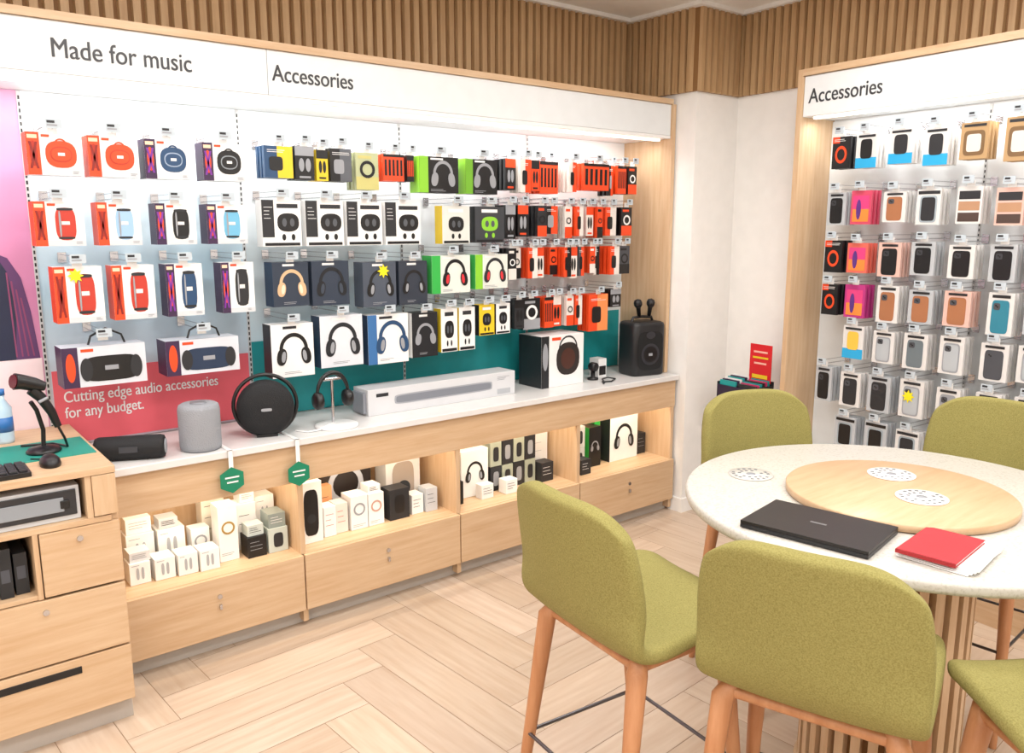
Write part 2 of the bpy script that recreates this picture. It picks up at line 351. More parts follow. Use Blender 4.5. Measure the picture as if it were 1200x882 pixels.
def small_pack(name,x0,x1,z0,z1,c1,c2,fr=FA,yf=-.25,kind=0,stack=True,tagw=.04):
    mb=MB(); W=x1-x0;H=z1-z0
    mb.box(x0,x1,yf,yf+.02,z0,z1,c1)
    if stack:
        mb.box(x0,x1,yf+.032,yf+.05,z0,z1,c1); mb.box(x0,x1,yf+.065,yf+.085,z0,z1,c1)
    if kind==0:
        mb.quad(x0,x1,z0,z0+H*.35,yf-E,c2); mb.arc((x0+x1)/2,z0+H*.55,W*.28,W*.12,0,2*pi,yf-2*E,BLK if c1!=BLK else WG,18); mb.quad(x0+W*.1,x1-W*.3,z1-H*.16,z1-H*.08,yf-E,c2)
    elif kind==1:
        mb.quad(x0+W*.45,x1,z0,z1,yf-E,c2); mb.plate(x0+W*.4,z0+H*.45,W*.24,H*.22,yf-2*E,BLK if c1!=BLK else GREY,5); lines(mb,x0+W*.1,x1-W*.1,z1-H*.12,yf-2*E,WG if c1!=WG else DK,2)
    elif kind==2:
        mb.quad(x0,x1,z1-H*.28,z1,yf-E,c2); mb.plate(x0+W*.33,z0+H*.45,W*.14,H*.2,yf-E,BLK if c1!=BLK else GREY); mb.plate(x0+W*.68,z0+H*.45,W*.14,H*.2,yf-E,BLK if c1!=BLK else GREY); mb.quad(x0+W*.2,x0+W*.8,z0+H*.06,z0+H*.12,yf-E,c2)
    elif kind==3:
        for i in range(5): mb.quad(x0+W*(.06+.19*i),x0+W*(.16+.19*i),z0+H*.2,z0+H*.8,yf-E,c2)
        mb.quad(x0,x1,z1-H*.1,z1,yf-E,BLK)
    hook(mb,(x0+x1)/2,z1,yf,min(tagw,W*.9)); mb.obj(name,fr)
PUR=P('#3b2346',.45); CY=P('#6fb6d8',.4); LBL=P('#9fc3e6',.4); BLU=P('#27496f',.4); YEL=P('#e9c92a',.4); GRN=P('#8ccf35',.4); GRN2=P('#35b04a',.4); DRD=P('#c23a2a',.4)
sp='boxed_portable_speaker'
speaker_pack(sp,.47,.63,1.765,1.90,OR,OR,'oval'); speaker_pack(sp,.65,.81,1.765,1.90,OR,OR,'oval')
speaker_pack(sp,.83,.985,1.765,1.90,PUR,BLU,'oval'); speaker_pack(sp,1.03,1.185,1.765,1.90,PUR,BLK,'oval')
speaker_pack(sp,.47,.62,1.535,1.68,OR,DRD,'tall'); speaker_pack(sp,.66,.80,1.535,1.68,OR,LBL,'tall'); speaker_pack(sp,.85,.99,1.535,1.68,PUR,BLK,'tall'); speaker_pack(sp,1.03,1.18,1.535,1.68,PUR,CY,'tall')
speaker_pack(sp,.51,.66,1.275,1.465,OR,DRD,'tall',st=True); speaker_pack(sp,.69,.83,1.275,1.465,OR,DRD,'tall'); speaker_pack(sp,.87,1.0,1.275,1.465,PUR,BLU,'tall'); speaker_pack(sp,1.07,1.195,1.275,1.465,PUR,DK,'tall')
def boombox_pack(x0,x1,z0,z1,bm_):
    mb=MB(); yf=-.27; mb.box(x0,x1,yf,yf+.11,z0,z1,P('#d6dae2',.4),fm={'left':PUR}); mb.quad(x0,x0+.05,z0,z1,yf-E,PUR)
    mb.plate(x0+.025,(z0+z1)/2,.015,.05,yf-2*E,OR)
    cx=(x0+x1)/2+.02; cz=(z0+z1)/2-.01
    mb.plate(cx,cz,(x1-x0)*.34,(z1-z0)*.32,yf-E,bm_,4)
    for sg in(-1,1): mb.plate(cx+sg*(x1-x0)*.3,cz,.02,(z1-z0)*.29,yf-2*E,DK,2)
    mb.quad(cx-.022,cx+.022,cz-.006,cz+.010,yf-2*E,GREY); mb.quad(x0+.06,x0+.1,z1-.018,z1-.008,yf-E,OR)
    mb.tube([(cx-.06,yf+.05,z1),(cx-.05,yf+.05,z1+.03),(cx,yf+.05,z1+.055),(cx+.05,yf+.05,z1+.03),(cx+.06,yf+.05,z1)],.004,BLK,6)
    hook(mb,(x0+x1)/2,z1+.02,yf); mb.obj(sp,FA)
boombox_pack(.51,.78,1.05,1.19,BLK); boombox_pack(.85,1.12,1.055,1.185,NAVY)
ch='packaged_car_charger'
small_pack(ch,1.27,1.385,1.785,1.905,BLU,YEL,kind=1); small_pack(ch,1.395,1.475,1.78,1.91,BLK,GREY,kind=2)
small_pack(ch,1.485,1.535,1.78,1.90,YEL,BLK,kind=2); small_pack(ch,1.545,1.64,1.78,1.91,BLK,P('#5b5f66',.4),kind=1)
small_pack(ch,1.66,1.765,1.75,1.90,P('#b9bf94',.4),P('#c9c27a',.4),kind=0); small_pack(ch,1.79,1.89,1.79,1.90,OR,BLK,kind=3)
small_pack(ch,1.905,1.94,1.79,1.90,BLK,OR,kind=3)
headphone_pack('boxed_gaming_headset',1.955,2.16,1.745,1.90,BLK,GREY,left=GRN,strip=GRN); headphone_pack('boxed_gaming_headset',2.20,2.38,1.745,1.90,BLK,GREY,left=GRN,strip=P('#6fae2c',.4))
for x0,x1 in ((1.24,1.40),(1.42,1.585),(1.60,1.765),(1.78,1.955)): earbud_pack('boxed_earbuds',x0,x1,1.522,1.70)
earbud_pack('boxed_earbuds',2.07,2.22,1.522,1.69,back=P('#dfe0da',.4),left=YEL,pod=BLK,half=False); earbud_pack('boxed_earbuds',2.25,2.42,1.525,1.69,back=P('#3a3d42',.4),left=BLK,pod=GRN,half=False)
hb='boxed_headphones'; SN=P('#2c3748',.45); GOLD=P('#d5b38b',.4)
headphone_pack(hb,1.27,1.42,1.285,1.46,SN,GOLD,left=NAVY,inner=P('#f0ddc4',.4)); headphone_pack(hb,1.435,1.60,1.28,1.46,SN,P('#11151c',.4),inner=P('#3b4452',.4))
headphone_pack(hb,1.665,1.825,1.26,1.45,P('#4a5260',.45),BLK,st=True); headphone_pack(hb,1.84,1.985,1.26,1.45,P('#2e3542',.45),BLK)
headphone_pack(hb,2.01,2.22,1.30,1.47,P('#e2e6de',.4),BLK,left=GRN2,strip=GRN2,inner=RED); headphone_pack(hb,2.25,2.44,1.31,1.47,P('#e2e6de',.4),DK,left=GRN2,strip=GRN,inner=RED)
headphone_pack(hb,1.25,1.43,1.0,1.215,WG,BLK,left=DK); headphone_pack(hb,1.46,1.655,1.02,1.235,P('#dde1e8',.4),P('#202329',.4),left=NAVY); headphone_pack(hb,1.68,1.88,1.01,1.225,WG,BLU,left=NAVY,strip=P('#3b6fa8',.4))
eb='packaged_sport_earbuds'
headphone_pack(hb,1.90,2.035,1.02,1.22,P('#1b1d22',.4),GREY,left=WG); earbud_pack(eb,2.055,2.145,1.03,1.23,back=WG,half=False,left=YEL); earbud_pack(eb,2.155,2.245,1.03,1.23,back=WG,half=False,left=YEL)
earbud_pack(eb,2.27,2.36,1.09,1.235,back=YEL,left=BLK,half=False); earbud_pack(eb,2.37,2.455,1.09,1.235,back=WG,left=BLK,half=False)
cp='packaged_charging_cable'
rows={0:(1.77,1.915),1:(1.55,1.70),2:(1.345,1.495),3:(1.09,1.245)}
def srow(r,lst):
    z0,z1=rows[r]
    for x0,x1,c1,c2,k in lst:
        dz=random.choice((0,0,.012,-.01)); small_pack(cp,x0,x1,z0+dz,z1,c1,c2,kind=k,yf=-.25+random.choice((0,.02,.04)))
W_=P('#e9e2db',.4); GB=P('#4a4c52',.5)
srow(0,[(2.46,2.52,BLK,OR,2),(2.535,2.60,W_,OR,1),(2.62,2.67,OR,BLK,2),(2.69,2.81,OR,BLK,3),(2.85,2.90,W_,OR,1),(2.95,3.13,OR,BLK,3),(3.17,3.20,BLK,OR,1),(3.215,3.28,OR,BLK,3),(3.295,3.36,BLK,OR,0)])
srow(1,[(2.46,2.52,BLK,GREY,2),(2.535,2.60,BLK,OR,2),(2.66,2.72,DK,OR,0),(2.73,2.81,BLK,OR,1),(2.86,2.91,W_,OR,0),(2.92,2.97,OR,W_,1),(3.01,3.06,W_,OR,2),(3.07,3.11,OR,BLK,0),(3.15,3.23,OR,W_,1),(3.25,3.33,BLK,OR,0)])
srow(2,[(2.46,2.51,BLK,W_,0),(2.52,2.57,W_,BLK,0),(2.60,2.66,OR,W_,1),(2.67,2.72,W_,OR,2),(2.76,2.81,OR,BLK,0),(2.82,2.87,OR,BLK,1),(2.88,2.93,W_,OR,2),(2.94,2.98,GB,OR,1),(3.02,3.06,OR,W_,0),(3.07,3.11,W_,BLK,1),(3.15,3.22,OR,W_,1),(3.24,3.32,GB,BLK,0)])
srow(3,[(2.50,2.56,DK,BLK,2),(2.57,2.68,BLK,GREY,0),(2.71,2.77,OR,BLK,3),(2.78,2.84,OR,W_,2),(2.86,2.91,W_,OR,0),(2.92,2.97,OR,W_,1)])
small_pack(cp,3.0,3.14,1.05,1.245,OR,P('#ff9355',.4),kind=1); small_pack(cp,3.16,3.24,1.17,1.265,BLK,GREY,kind=2)
# ------------------------------------------------------------------ counter-top objects
b=MB(); M=T((.685,3.03,.832))@R(-24,'Z')@R(90,'Y')
b.lathe([(.030,-.115),(.038,-.112),(.042,-.10),(.042,.10),(.038,.112),(.030,.115)],P('#16171a',.75,bump=.4),M)
b.lathe([(.026,.115),(.024,.118)],GREY,M); b.lathe([(.026,-.115),(.024,-.118)],DK,M)
b.box(-.03,.03,-.0445,-.041,-.008,.012,P('#3c3f45',.4),T((.685,3.03,.832))@R(-24,'Z')); b.box(-.06,.06,-.02,.02,-.042,-.036,BLK,T((.685,3.03,.832))@R(-24,'Z'))
b.obj('cylindrical_bluetooth_speaker')
b=MB(); FG=P('#95989e',.9,bump=.8,bscale=220)
b.lathe([(.064,0),(.072,.004),(.074,.02),(.074,.15),(.070,.166),(.060,.172),(0.001,.172)],FG,T((.925,3.02,.79))); b.lathe([(.066,0),(.066,.003)],DK,T((.925,3.02,.79)))
b.lathe([(.03,.173),(.03,.1735)],P('#8c8e94',.5),T((.925,3.02,.79))); b.obj('fabric_smart_speaker')
b=MB(); CO=(1.19,3.05,.915); M=T(CO)@R(-18,'Z')@R(90,'X')
FBK=P('#17181b',.8,bump=.5,bscale=250)
b.lathe([(.001,-.055),(.06,-.052),(.095,-.04),(.108,-.02),(.110,0),(.108,.02),(.095,.04),(.06,.052),(.001,.055)],FBK,M@T((0,-.012,0)),48)
pts=[(.119*math.cos(q),.119*math.sin(q),0) for q in [2*pi*k/40 for k in range(41)]]
b.tube(pts,.0075,BLK,10,False,M); b.plate(0,0,.02,.006,-.0,GREY,4,mx=T((1.19,3.05,.905))@R(-18,'Z')@T((0,-.0565,0)))
b.tube([(-.04,-.119,.02),(.04,-.119,.02)],.006,BLK,8,True,M); b.tube([(-.04,-.119,-.02),(.04,-.119,-.02)],.006,BLK,8,True,M)
b.obj('round_handled_speaker')
hx=1.475
hs=empty('headphones_on_stand',(hx,3.02,.79)); 
b=MB(); b.lathe([(.085,0),(.088,.003),(.088,.009),(.08,.012),(.001,.012)],WG,T((hx,3.02,.79)),40); b.tube([(hx,3.05,.80),(hx,3.05,.985)],.006,CHR,10); b.tube([(hx-.04,3.05,.985),(hx+.04,3.05,.985)],.008,CHR,10)
b.tube([(hx,3.05,.80),(hx-.05,3.0,.806),(hx-.09,2.985,.797),(hx-.14,2.99,.794),(hx-.17,3.04,.794)],.003,WG,6)
b.obj('stand',None,hs)
b=MB(); c=Vector((hx,3.045,.925))
pts=[(c.x+.068*math.cos(q),c.y,c.z+.085*math.sin(q)) for q in [pi*k/20 for k in range(21)]]
b.tube(pts,[.006+.004*math.sin(pi*k/20) for k in range(21)],BLK,10)
for sg in(-1,1):
    M=T((c.x+sg*.066,c.y,c.z-.025))@R(90,'Y')
    b.lathe([(.02,-.018),(.032,-.014),(.036,-.004),(.036,.008),(.028,.016),(.001,.018)] if sg>0 else [(.001,-.018),(.028,-.016),(.036,-.008),(.036,.004),(.032,.014),(.02,.018)],BLK,M,24)
    b.tube([(c.x+sg*.068,c.y,c.z),(c.x+sg*.072,c.y,c.z-.03)],.005,GREY,8)
b.obj('headphones',None,hs)
b=MB(); b.box(1.66,2.47,3.09,3.22,.79,.905,P('#d6d7da',.4)); 
b.plate(2.06,.848,.27,.022,3.0888,P('#a4a7ae',.5),8); b.plate(2.06,.848,.262,.016,3.0882,P('#7d818a',.6),8); b.quad(1.70,1.76,.87,.885,3.0885,DK); b.quad(2.36,2.44,.80,.825,3.0885,P('#b5b8bd',.5)); lines(b,2.36,2.44,.885,3.0885,GREY,3)
b.box(1.645,1.66,3.105,3.205,.80,.89,P('#8b8e96',.4)); b.obj('boxed_soundbar',None,None,.002)
b=MB(); b.box(2.64,2.93,3.09,3.27,.79,1.055,WG,fm={'left':P('#202226',.4)})
b.quad(2.64,2.69,.79,1.055,3.0888,P('#202226',.4)); b.plate(2.665,.95,.018,.07,3.088,GREY,2)
b.plate(2.82,.93,.08,.085,3.0888,P('#2a2422',.5),2.4); b.plate(2.82,.93,.05,.055,3.088,P('#4a2a22',.4),2); b.arc(2.82,.985,.06,.008,0,pi,3.088,DK)
b.quad(2.71,2.77,1.03,1.045,3.0888,OR); b.obj('boxed_round_speaker',None,None,.002)
PX=3.37
ps=empty('karaoke_party_speaker',(PX,3.09,.79))
b=MB(); M=T((PX,3.09,.79))@R(-12,'Z')
def rbox(mb,w_,d_,h_,r_,m,mx):
    pr=[]
    for k in range(32):
        q=2*pi*k/32; c_,s_=math.cos(q),math.sin(q); pr.append((w_/2*math.copysign(abs(c_)**.35,c_),d_/2*math.copysign(abs(s_)**.35,s_)))
    hs_=[(0,.93),(.008,1),(h_-.02,1),(h_-.006,.96),(h_,.85)]
    vs=[(x*s_,y*s_,h) for h,s_ in hs_ for x,y in pr]; fs=[]
    for i in range(len(hs_)-1):
        for k in range(32): fs.append((i*32+k,i*32+(k+1)%32,(i+1)*32+(k+1)%32,(i+1)*32+k))
    fs.append(tuple(range(31,-1,-1))); fs.append(tuple(range((len(hs_)-1)*32,len(hs_)*32)))
    mb.add(vs,fs,m,True,mx)
rbox(b,.215,.17,.295,.02,P('#1b1c1f',.45),M)
b.plate(0,.14,.083,.105,-.0865,P('#0d0e10',.8,bump=.6),5,mx=M)
b.plate(0,.12,.06,.06,-.088,P('#2e3036',.4),2,mx=M); b.plate(0,.12,.045,.045,-.089,BLK,2,mx=M); b.plate(0,.225,.03,.02,-.088,P('#2e3036',.4),2,mx=M); b.box(-.012,.012,-.091,-.089,.112,.126,GREY,M)
b.tube([(-.07,0,.29),(-.06,0,.315),(.0,0,.32),(.06,0,.315),(.07,0,.29)],.008,BLK,8,True,M)
b.obj('cabinet',None,ps)
for i,dx in enumerate((-.02,.045)):
    b=MB(); M2=M@T((dx,.0,.32))@R(8*(1 if i else -1),'Y')
    b.lathe([(.010,0),(.013,.05),(.018,.055)],BLK,M2,16); b.lathe([(.018,.055),(.023,.065),(.024,.078),(.018,.092),(.001,.098)],P('#2b2b2e',.4,.6),M2,16); b.obj('microphone_%d'%(i+1),None,ps)
b=MB(); b.lathe([(.03,0),(.03,.01),(.012,.015),(.012,.05)],BLK,T((3.03,3.12,.79)),20); b.lathe([(.02,-.02),(.024,-.01),(.024,.02),(.018,.025)],BLK,T((3.03,3.12,.86))@R(90,'X'),20)
b.obj('desktop_webcam')
b=MB(); b.tube([(3.0,3.02,.796),(3.05,3.0,.796),(3.12,3.04,.796),(3.1,3.08,.8),(3.03,3.05,.803),(3.0,3.0,.796),(2.97,2.98,.796)],.004,BLK,6); b.obj('coiled_cable')
b=MB(); b.box(3.10,3.16,3.15,3.22,.79,.89,WG); b.quad(3.105,3.155,.80,.85,3.149,BLK); b.obj('boxed_usb_hub')
for x,z in ((.995,.68),(1.255,.655)):
    b=MB()
    M=T((x,2.912,z))
    hexp=[(.05*math.cos(pi/6+k*pi/3),.05*math.sin(pi/6+k*pi/3)) for k in range(6)]
    b.add([(p[0],0,p[1]) for p in hexp]+[(p[0],.003,p[1]) for p in hexp],[(0,1,2,3,4,5),(11,10,9,8,7,6)]+[(k,(k+1)%6,(k+1)%6+6,k+6) for k in range(6)],P('#16805f',.4),False,M)
    b.quad(x-.026,x+.026,z+.008,z+.014,2.911,WG); b.quad(x-.02,x+.022,z-.010,z-.004,2.911,WG)
    b.box(x-.008,x+.008,2.914,2.916,z+.045,.793,WG); b.box(x-.008,x+.008,2.914,3.08,.791,.793,WG)
    b.obj('hexagonal_hang_tag')
# ------------------------------------------------------------------ niche stock
def nb(name,x0,x1,y0,y1,z0,z1,m,pr=None,left=None,c=BLK):
    mb=MB(); mb.box(x0,x1,y0,y1,z0,z1,m,fm={'left':left or m}); W=x1-x0;H=z1-z0; cx=(x0+x1)/2; cz=(z0+z1)/2; y=y0-E
    if pr=='speaker': mb.plate(cx,cz,W*.32,H*.38,y,c,4); mb.plate(cx,cz-H*.1,W*.2,W*.2,y-E,DK)
    elif pr=='ring': mb.arc(cx,cz+H*.1,W*.3,W*.1,0,2*pi,y,c,20); lines(mb,x0+W*.1,x1-W*.1,z0+H*.15,y,GREY,2)
    elif pr=='pods': mb.plate(cx-W*.12,cz,W*.07,H*.28,y,P('#a9adb3',.4),3); mb.plate(cx+W*.12,cz,W*.07,H*.28,y,P('#a9adb3',.4),3); lines(mb,x0+W*.1,x0+W*.5,z1-H*.1,y,GREY,1)
    elif pr=='hp': hp_print(mb,cx,cz,min(W,H)*.42,y,c)
    elif pr=='text': lines(mb,x0+W*.12,x1-W*.12,z1-H*.25,y,c,3,H*.18)
    elif pr=='case': mb.plate(cx,cz,W*.25,H*.3,y,c,4)
    mb.obj(name,None,None,.001)
ZN=.311
ab='boxed_wireless_earphones'; bc='boxed_wall_charger'; ss='boxed_smart_speaker'; oe='boxed_over_ear_headphones'; ad='boxed_adapter'
for i,(x,y) in enumerate(((.65,3.05),(.735,3.04),(.815,3.03),(.893,3.02))): 
    nb(ab,x,x+.072,y,y+.08,ZN,ZN+.082,WG,'pods')
nb(ab,.655,.727,3.06,3.13,ZN+.0825,ZN+.12,P('#d7dade',.4),'text',c=GREY)
for x,y in ((.67,3.16),(.78,3.15)): nb(ab,x,x+.10,y,y+.09,ZN,ZN+.15,WG,'pods')
nb(ab,.675,.765,3.17,3.24,ZN+.151,ZN+.21,WG,'text',c=GREY); nb(ad,.79,.86,3.16,3.23,ZN+.151,ZN+.19,P('#c9ccd0',.4),'text',c=DK)
nb('boxed_smart_watch',.98,1.055,3.06,3.14,ZN,ZN+.225,WG,'ring',c=P('#a98a4a',.4)); nb('boxed_smart_watch',.90,.97,3.14,3.20,ZN,ZN+.13,WG,'ring',c=GREY)
nb('boxed_smart_watch',.96,1.05,3.19,3.26,ZN,ZN+.26,P('#d9d2c4',.4),'text')
nb(bc,1.08,1.155,3.03,3.11,ZN,ZN+.085,BLK,'text',c=GREY); nb(bc,1.165,1.245,3.03,3.12,ZN,ZN+.10,P('#c3ccc4',.4),'case',c=DK); nb(bc,1.17,1.24,3.035,3.12,ZN+.1005,ZN+.16,P('#8f9a96',.4),'text',c=WG)
nb(ab,1.08,1.16,3.14,3.22,ZN,ZN+.19,WG,'text'); nb(ab,1.165,1.245,3.16,3.24,ZN,ZN+.20,WG,'pods'); nb(ad,1.10,1.16,3.15,3.22,ZN+.191,ZN+.235,WG,'text',c=GREY); nb(ad,1.085,1.15,3.04,3.10,ZN+.0855,ZN+.13,P('#c7d0cc',.4),'text',c=DK)
nb(ss,1.30,1.40,3.03,3.12,ZN,ZN+.26,WG,'speaker',left=BLK)
nb(ss,1.47,1.72,3.20,3.26,ZN,ZN+.27,P('#2a2320',.4),'ring',c=P('#b9bcc5',.4))
nb(ab,1.415,1.47,3.05,3.12,ZN,ZN+.13,WG,'text',c=P('#e86a5a',.4)); nb(ab,1.475,1.53,3.06,3.13,ZN,ZN+.13,P('#e9ded6',.4),'text',c=P('#e86a5a',.4)); nb(ab,1.54,1.62,3.05,3.14,ZN,ZN+.15,WG,'ring',c=GREY); nb(ab,1.625,1.70,3.05,3.14,ZN,ZN+.145,WG,'ring',c=P('#c79a8a',.4)); nb(ad,1.63,1.69,3.06,3.13,ZN+.1455,ZN+.18,WG,'text',c=DK)
nb(ab,1.42,1.50,3.145,3.19,ZN,ZN+.19,P('#d99a6a',.4),'text')
nb(bc,1.73,1.83,3.05,3.13,ZN,ZN+.14,DK,'case',c=BLK); nb(ss,1.77,1.95,3.15,3.25,ZN,ZN+.26,P('#dad7d4',.4),'speaker',c=P('#a5978b',.5)); nb(bc,1.85,1.91,3.06,3.13,ZN,ZN+.09,WG,'text'); nb(ad,1.92,1.98,3.05,3.12,ZN,ZN+.11,P('#c4c9cf',.4),'text',c=DK)
nb(oe,2.06,2.12,3.04,3.10,ZN,ZN+.11,BLK,'text',c=GREY); nb(oe,2.05,2.14,3.12,3.20,ZN,ZN+.23,WG,'text',c=RED,left=DK); nb(oe,2.15,2.31,3.10,3.20,ZN,ZN+.23,WG,'hp'); nb(ad,2.22,2.29,3.03,3.08,ZN,ZN+.07,WG,'text',c=DK)
for i in range(4):
    for j in range(2):
        nb('boxed_phone_charger',2.325+i*.073,2.393+i*.073,3.10,3.17,ZN+j*.125,ZN+.122+j*.125,P('#a9af9e',.4) if (i+j)%2 else DK,'case',c=DK if (i+j)%2 else GREY)
nb('boxed_phone_charger',2.62,2.70,3.06,3.13,ZN,ZN+.10,DK,'text',c=WG); nb('boxed_router',2.63,2.745,3.16,3.24,ZN,ZN+.24,WG,'text',c=P('#aab0b6',.4)); nb(ad,2.36,2.43,3.02,3.08,ZN,ZN+.07,WG,'text')
for i in range(2):
    for j in range(2): nb('boxed_phone_charger',2.81+i*.08,2.88+i*.08,3.10,3.17,ZN+j*.12,ZN+.118+j*.12,P('#c7c9c6',.4),'case',c=DK)
nb('boxed_gaming_controller',2.99,3.08,3.10,3.18,ZN,ZN+.22,BLK,'hp',left=GRN2,c=GREY); nb('boxed_gaming_controller',3.09,3.13,3.16,3.22,ZN,ZN+.24,GRN2,'text',c=WG); nb(oe,3.15,3.37,3.10,3.18,ZN,ZN+.25,WG,'hp',left=DK); nb(bc,3.39,3.46,3.12,3.20,ZN,ZN+.12,DK,'text',c=GREY); nb(ad,2.86,2.93,3.02,3.08,ZN,ZN+.08,DK,'text',c=WG)
# ------------------------------------------------------------------ near-left service cabinet
cab=empty('service_desk_cabinet',(.1,3.0,0))
b=MB(); X0=-.5;X1=.555;Y0=2.675
b.box(X0,X1,Y0,YB-.02,.852,.874,WOODH)
b.box(X1-.02,X1,Y0+.018,YB-.02,.09,.852,WOODV); b.box(X0,X0+.02,Y0+.018,YB-.02,.09,.852,WOODV)
b.box(X0+.02,X1-.02,3.20,3.22,.09,.852,WOODV)
b.box(X0+.02,X1-.02,Y0+.005,3.20,.70,.718,WOODH); b.box(.468,.486,Y0+.005,3.2,.718,.852,WOODV); b.box(.487,X1-.001,Y0,Y0+.018,.722,.85,WOODV)
b.box(X0+.02,.325,Y0+.01,3.2,.495,.51,WOODH); b.box(.315,.33,Y0+.005,3.2,.495,.70,WOODV)
b.box(X0+.02,.315,3.0,3.02,.51,.70,DK)
b.box(X0,X1,Y0+.05,3.2,0,.09,KICK); b.box(X0,X1,Y0+.018,3.2,.08,.095,WOODH)
b.obj('carcass',None,cab,.0015)
b=MB(); 
b.box(.333,X1,Y0,Y0+.017,.50,.698,WOODH); b.box(X0,X1,Y0,Y0+.017,.285,.492,WOODH); b.box(X0,X1,Y0,Y0+.017,.09,.278,WOODH)
for x,z in ((.44,.665),(.33,.455)): b.tube([(x,Y0-.006,z),(x,Y0+.004,z)],.009,CHR,14)
b.box(.15,.41,Y0-.002,Y0+.002,.228,.252,BLK)
b.obj('drawer_fronts',None,cab,.002)
b=MB(); b.box(.02,.455,Y0+.03,3.0,.719,.825,P('#c9ccd0',.35)); b.box(.03,.445,Y0+.025,Y0+.031,.735,.815,P('#2a2c31',.3)); b.box(.06,.41,Y0+.022,Y0+.026,.75,.795,P('#8f959c',.3)); b.box(.40,.425,Y0+.019,Y0+.024,.76,.785,BLK)
b.obj('cash_drawer_unit',None,None,.003)
b=MB()
for i in range(4): b.box(.14+i*.042,.175+i*.042,Y0+.04+.01*(i%2),2.95,.511,.64+.012*(i%3),P('#202226',.5)); b.quad(.146+i*.042,.169+i*.042,.56,.60,Y0+.039+.01*(i%2),P('#4a4d55',.5))
b.obj('row_of_binders')
b=MB(); b.box(.12,.545,2.87,3.12,.874,.877,P('#1f8f80',.6)); b.obj('desk_mat')
b=MB(); b.box(-.12,.335,2.70,2.83,.874,.889,BLK)
for r_ in range(5):
    for c_ in range(17): b.box(-.11+c_*.026,-.11+c_*.026+.021,2.708+r_*.024,2.728+r_*.024,.889,.895,DK)
b.obj('computer_keyboard',None,None,.001)
b=MB()
pr=[(math.cos(2*pi*k/20),math.sin(2*pi*k/20)) for k in range(20)]
hs_=[(0,.95),(.008,1),(.02,.9),(.03,.6),(.034,.1)]
vs=[(.40+.03*x*s_,2.80+.05*y*s_,.874+h) for h,s_ in hs_ for x,y in pr]; fs=[(i*20+k,i*20+(k+1)%20,(i+1)*20+(k+1)%20,(i+1)*20+k) for i in range(4) for k in range(20)]+[tuple(range(80,100))]
b.add(vs,fs,BLK,True); b.tube([(.40,2.85,.88),(.385,2.87,.88),(.36,2.89,.88)],.002,BLK,6); b.obj('computer_mouse')
sc=empty('barcode_scanner_on_stand',(.40,2.97,.877))
b=MB(); b.lathe([(.05,0),(.052,.006),(.045,.014),(.012,.022)],BLK,T((.41,2.97,.877)),28); b.tube([(.41,2.97,.89),(.415,2.975,.95),(.40,2.96,1.02),(.385,2.95,1.05)],.007,BLK,10); b.obj('stand',None,sc)
b=MB(); 
b.tube([(.455,2.95,.96),(.44,2.95,1.01),(.415,2.95,1.06),(.39,2.95,1.09)],[.011,.014,.016,.018],BLK,12)
b.tube([(.43,2.95,1.095),(.40,2.95,1.105),(.365,2.945,1.118),(.345,2.94,1.122)],[.014,.022,.024,.027],BLK,12); b.tube([(.345,2.94,1.122),(.340,2.938,1.123)],[.022,.022],P('#5a1a20',.2),12)
b.tube([(.43,2.935,1.06),(.405,2.93,1.05)],.005,GREY,8)
b.tube([(.455,2.95,.96),(.47,2.95,.92),(.48,2.97,.885),(.45,3.05,.882),(.36,3.08,.882)],.004,BLK,8); b.obj('scanner',None,sc)
b=MB(); b.lathe([(.028,0),(.03,.01),(.03,.12),(.012,.15),(.012,.17)],P('#bcd6e8',.1),T((.33,3.2,.874)),20); b.lathe([(.0305,.04),(.0305,.09)],P('#2f6fb5',.4),T((.33,3.2,.874)),20); b.lathe([(.014,.165),(.014,.185)],P('#2f6fb5',.4),T((.33,3.2,.874)),16); b.obj('water_bottle')
# ------------------------------------------------------------------ right display
db=empty('phone_accessory_display_wall'); db.matrix_world=FB@T((1.6,0,0))
b=MB(); b.box(.611,2.599,-.014,-.001,.46,2.10,P('#dfe3e5',.5)); 
for x in (1.36,2.12):
    b.box(x-.006,x+.006,-.018,-.001,.46,2.10,P('#c5c6c6',.4)); z=.5
    while z<2.08: b.box(x-.0025,x+.0025,-.0185,-.0175,z,z+.012,BLK); z+=.022
b.obj('back_panel',FB,db)
b=MB(); b.box(.582,.61,-.26,-.001,0,2.32,WOODV); b.box(2.6,2.63,-.26,-.001,0,2.32,WOODV); b.box(.61,2.6,-.262,-.001,2.29,2.32,WOODH); b.obj('timber_frame',FB,db)
b=MB(); b.box(.612,2.598,-.25,-.02,2.105,2.288,HW); b.obj('header_sign',FB,db,.003)
b=MB(); b.box(.612,2.598,-.30,-.001,.0,.44,WOODH); b.box(.612,2.598,-.31,-.001,.44,.46,WHITE)
for x in (1.27,1.94): b.box(x-.002,x+.002,-.301,-.299,.08,.44,DK)
b.obj('base_cabinet',FB,db,.002)
b=MB(); b.box(.65,2.56,-.22,-.20,2.095,2.104,P('#fff6e6',.3,emit=3)); b.obj('led_strip',FB,db)
text('Accessories',.37,FB@T((.64,-.2515,2.165)),RX,TX,db,'sign_text',1.2)
GB2=P('#3a3b40',.4)
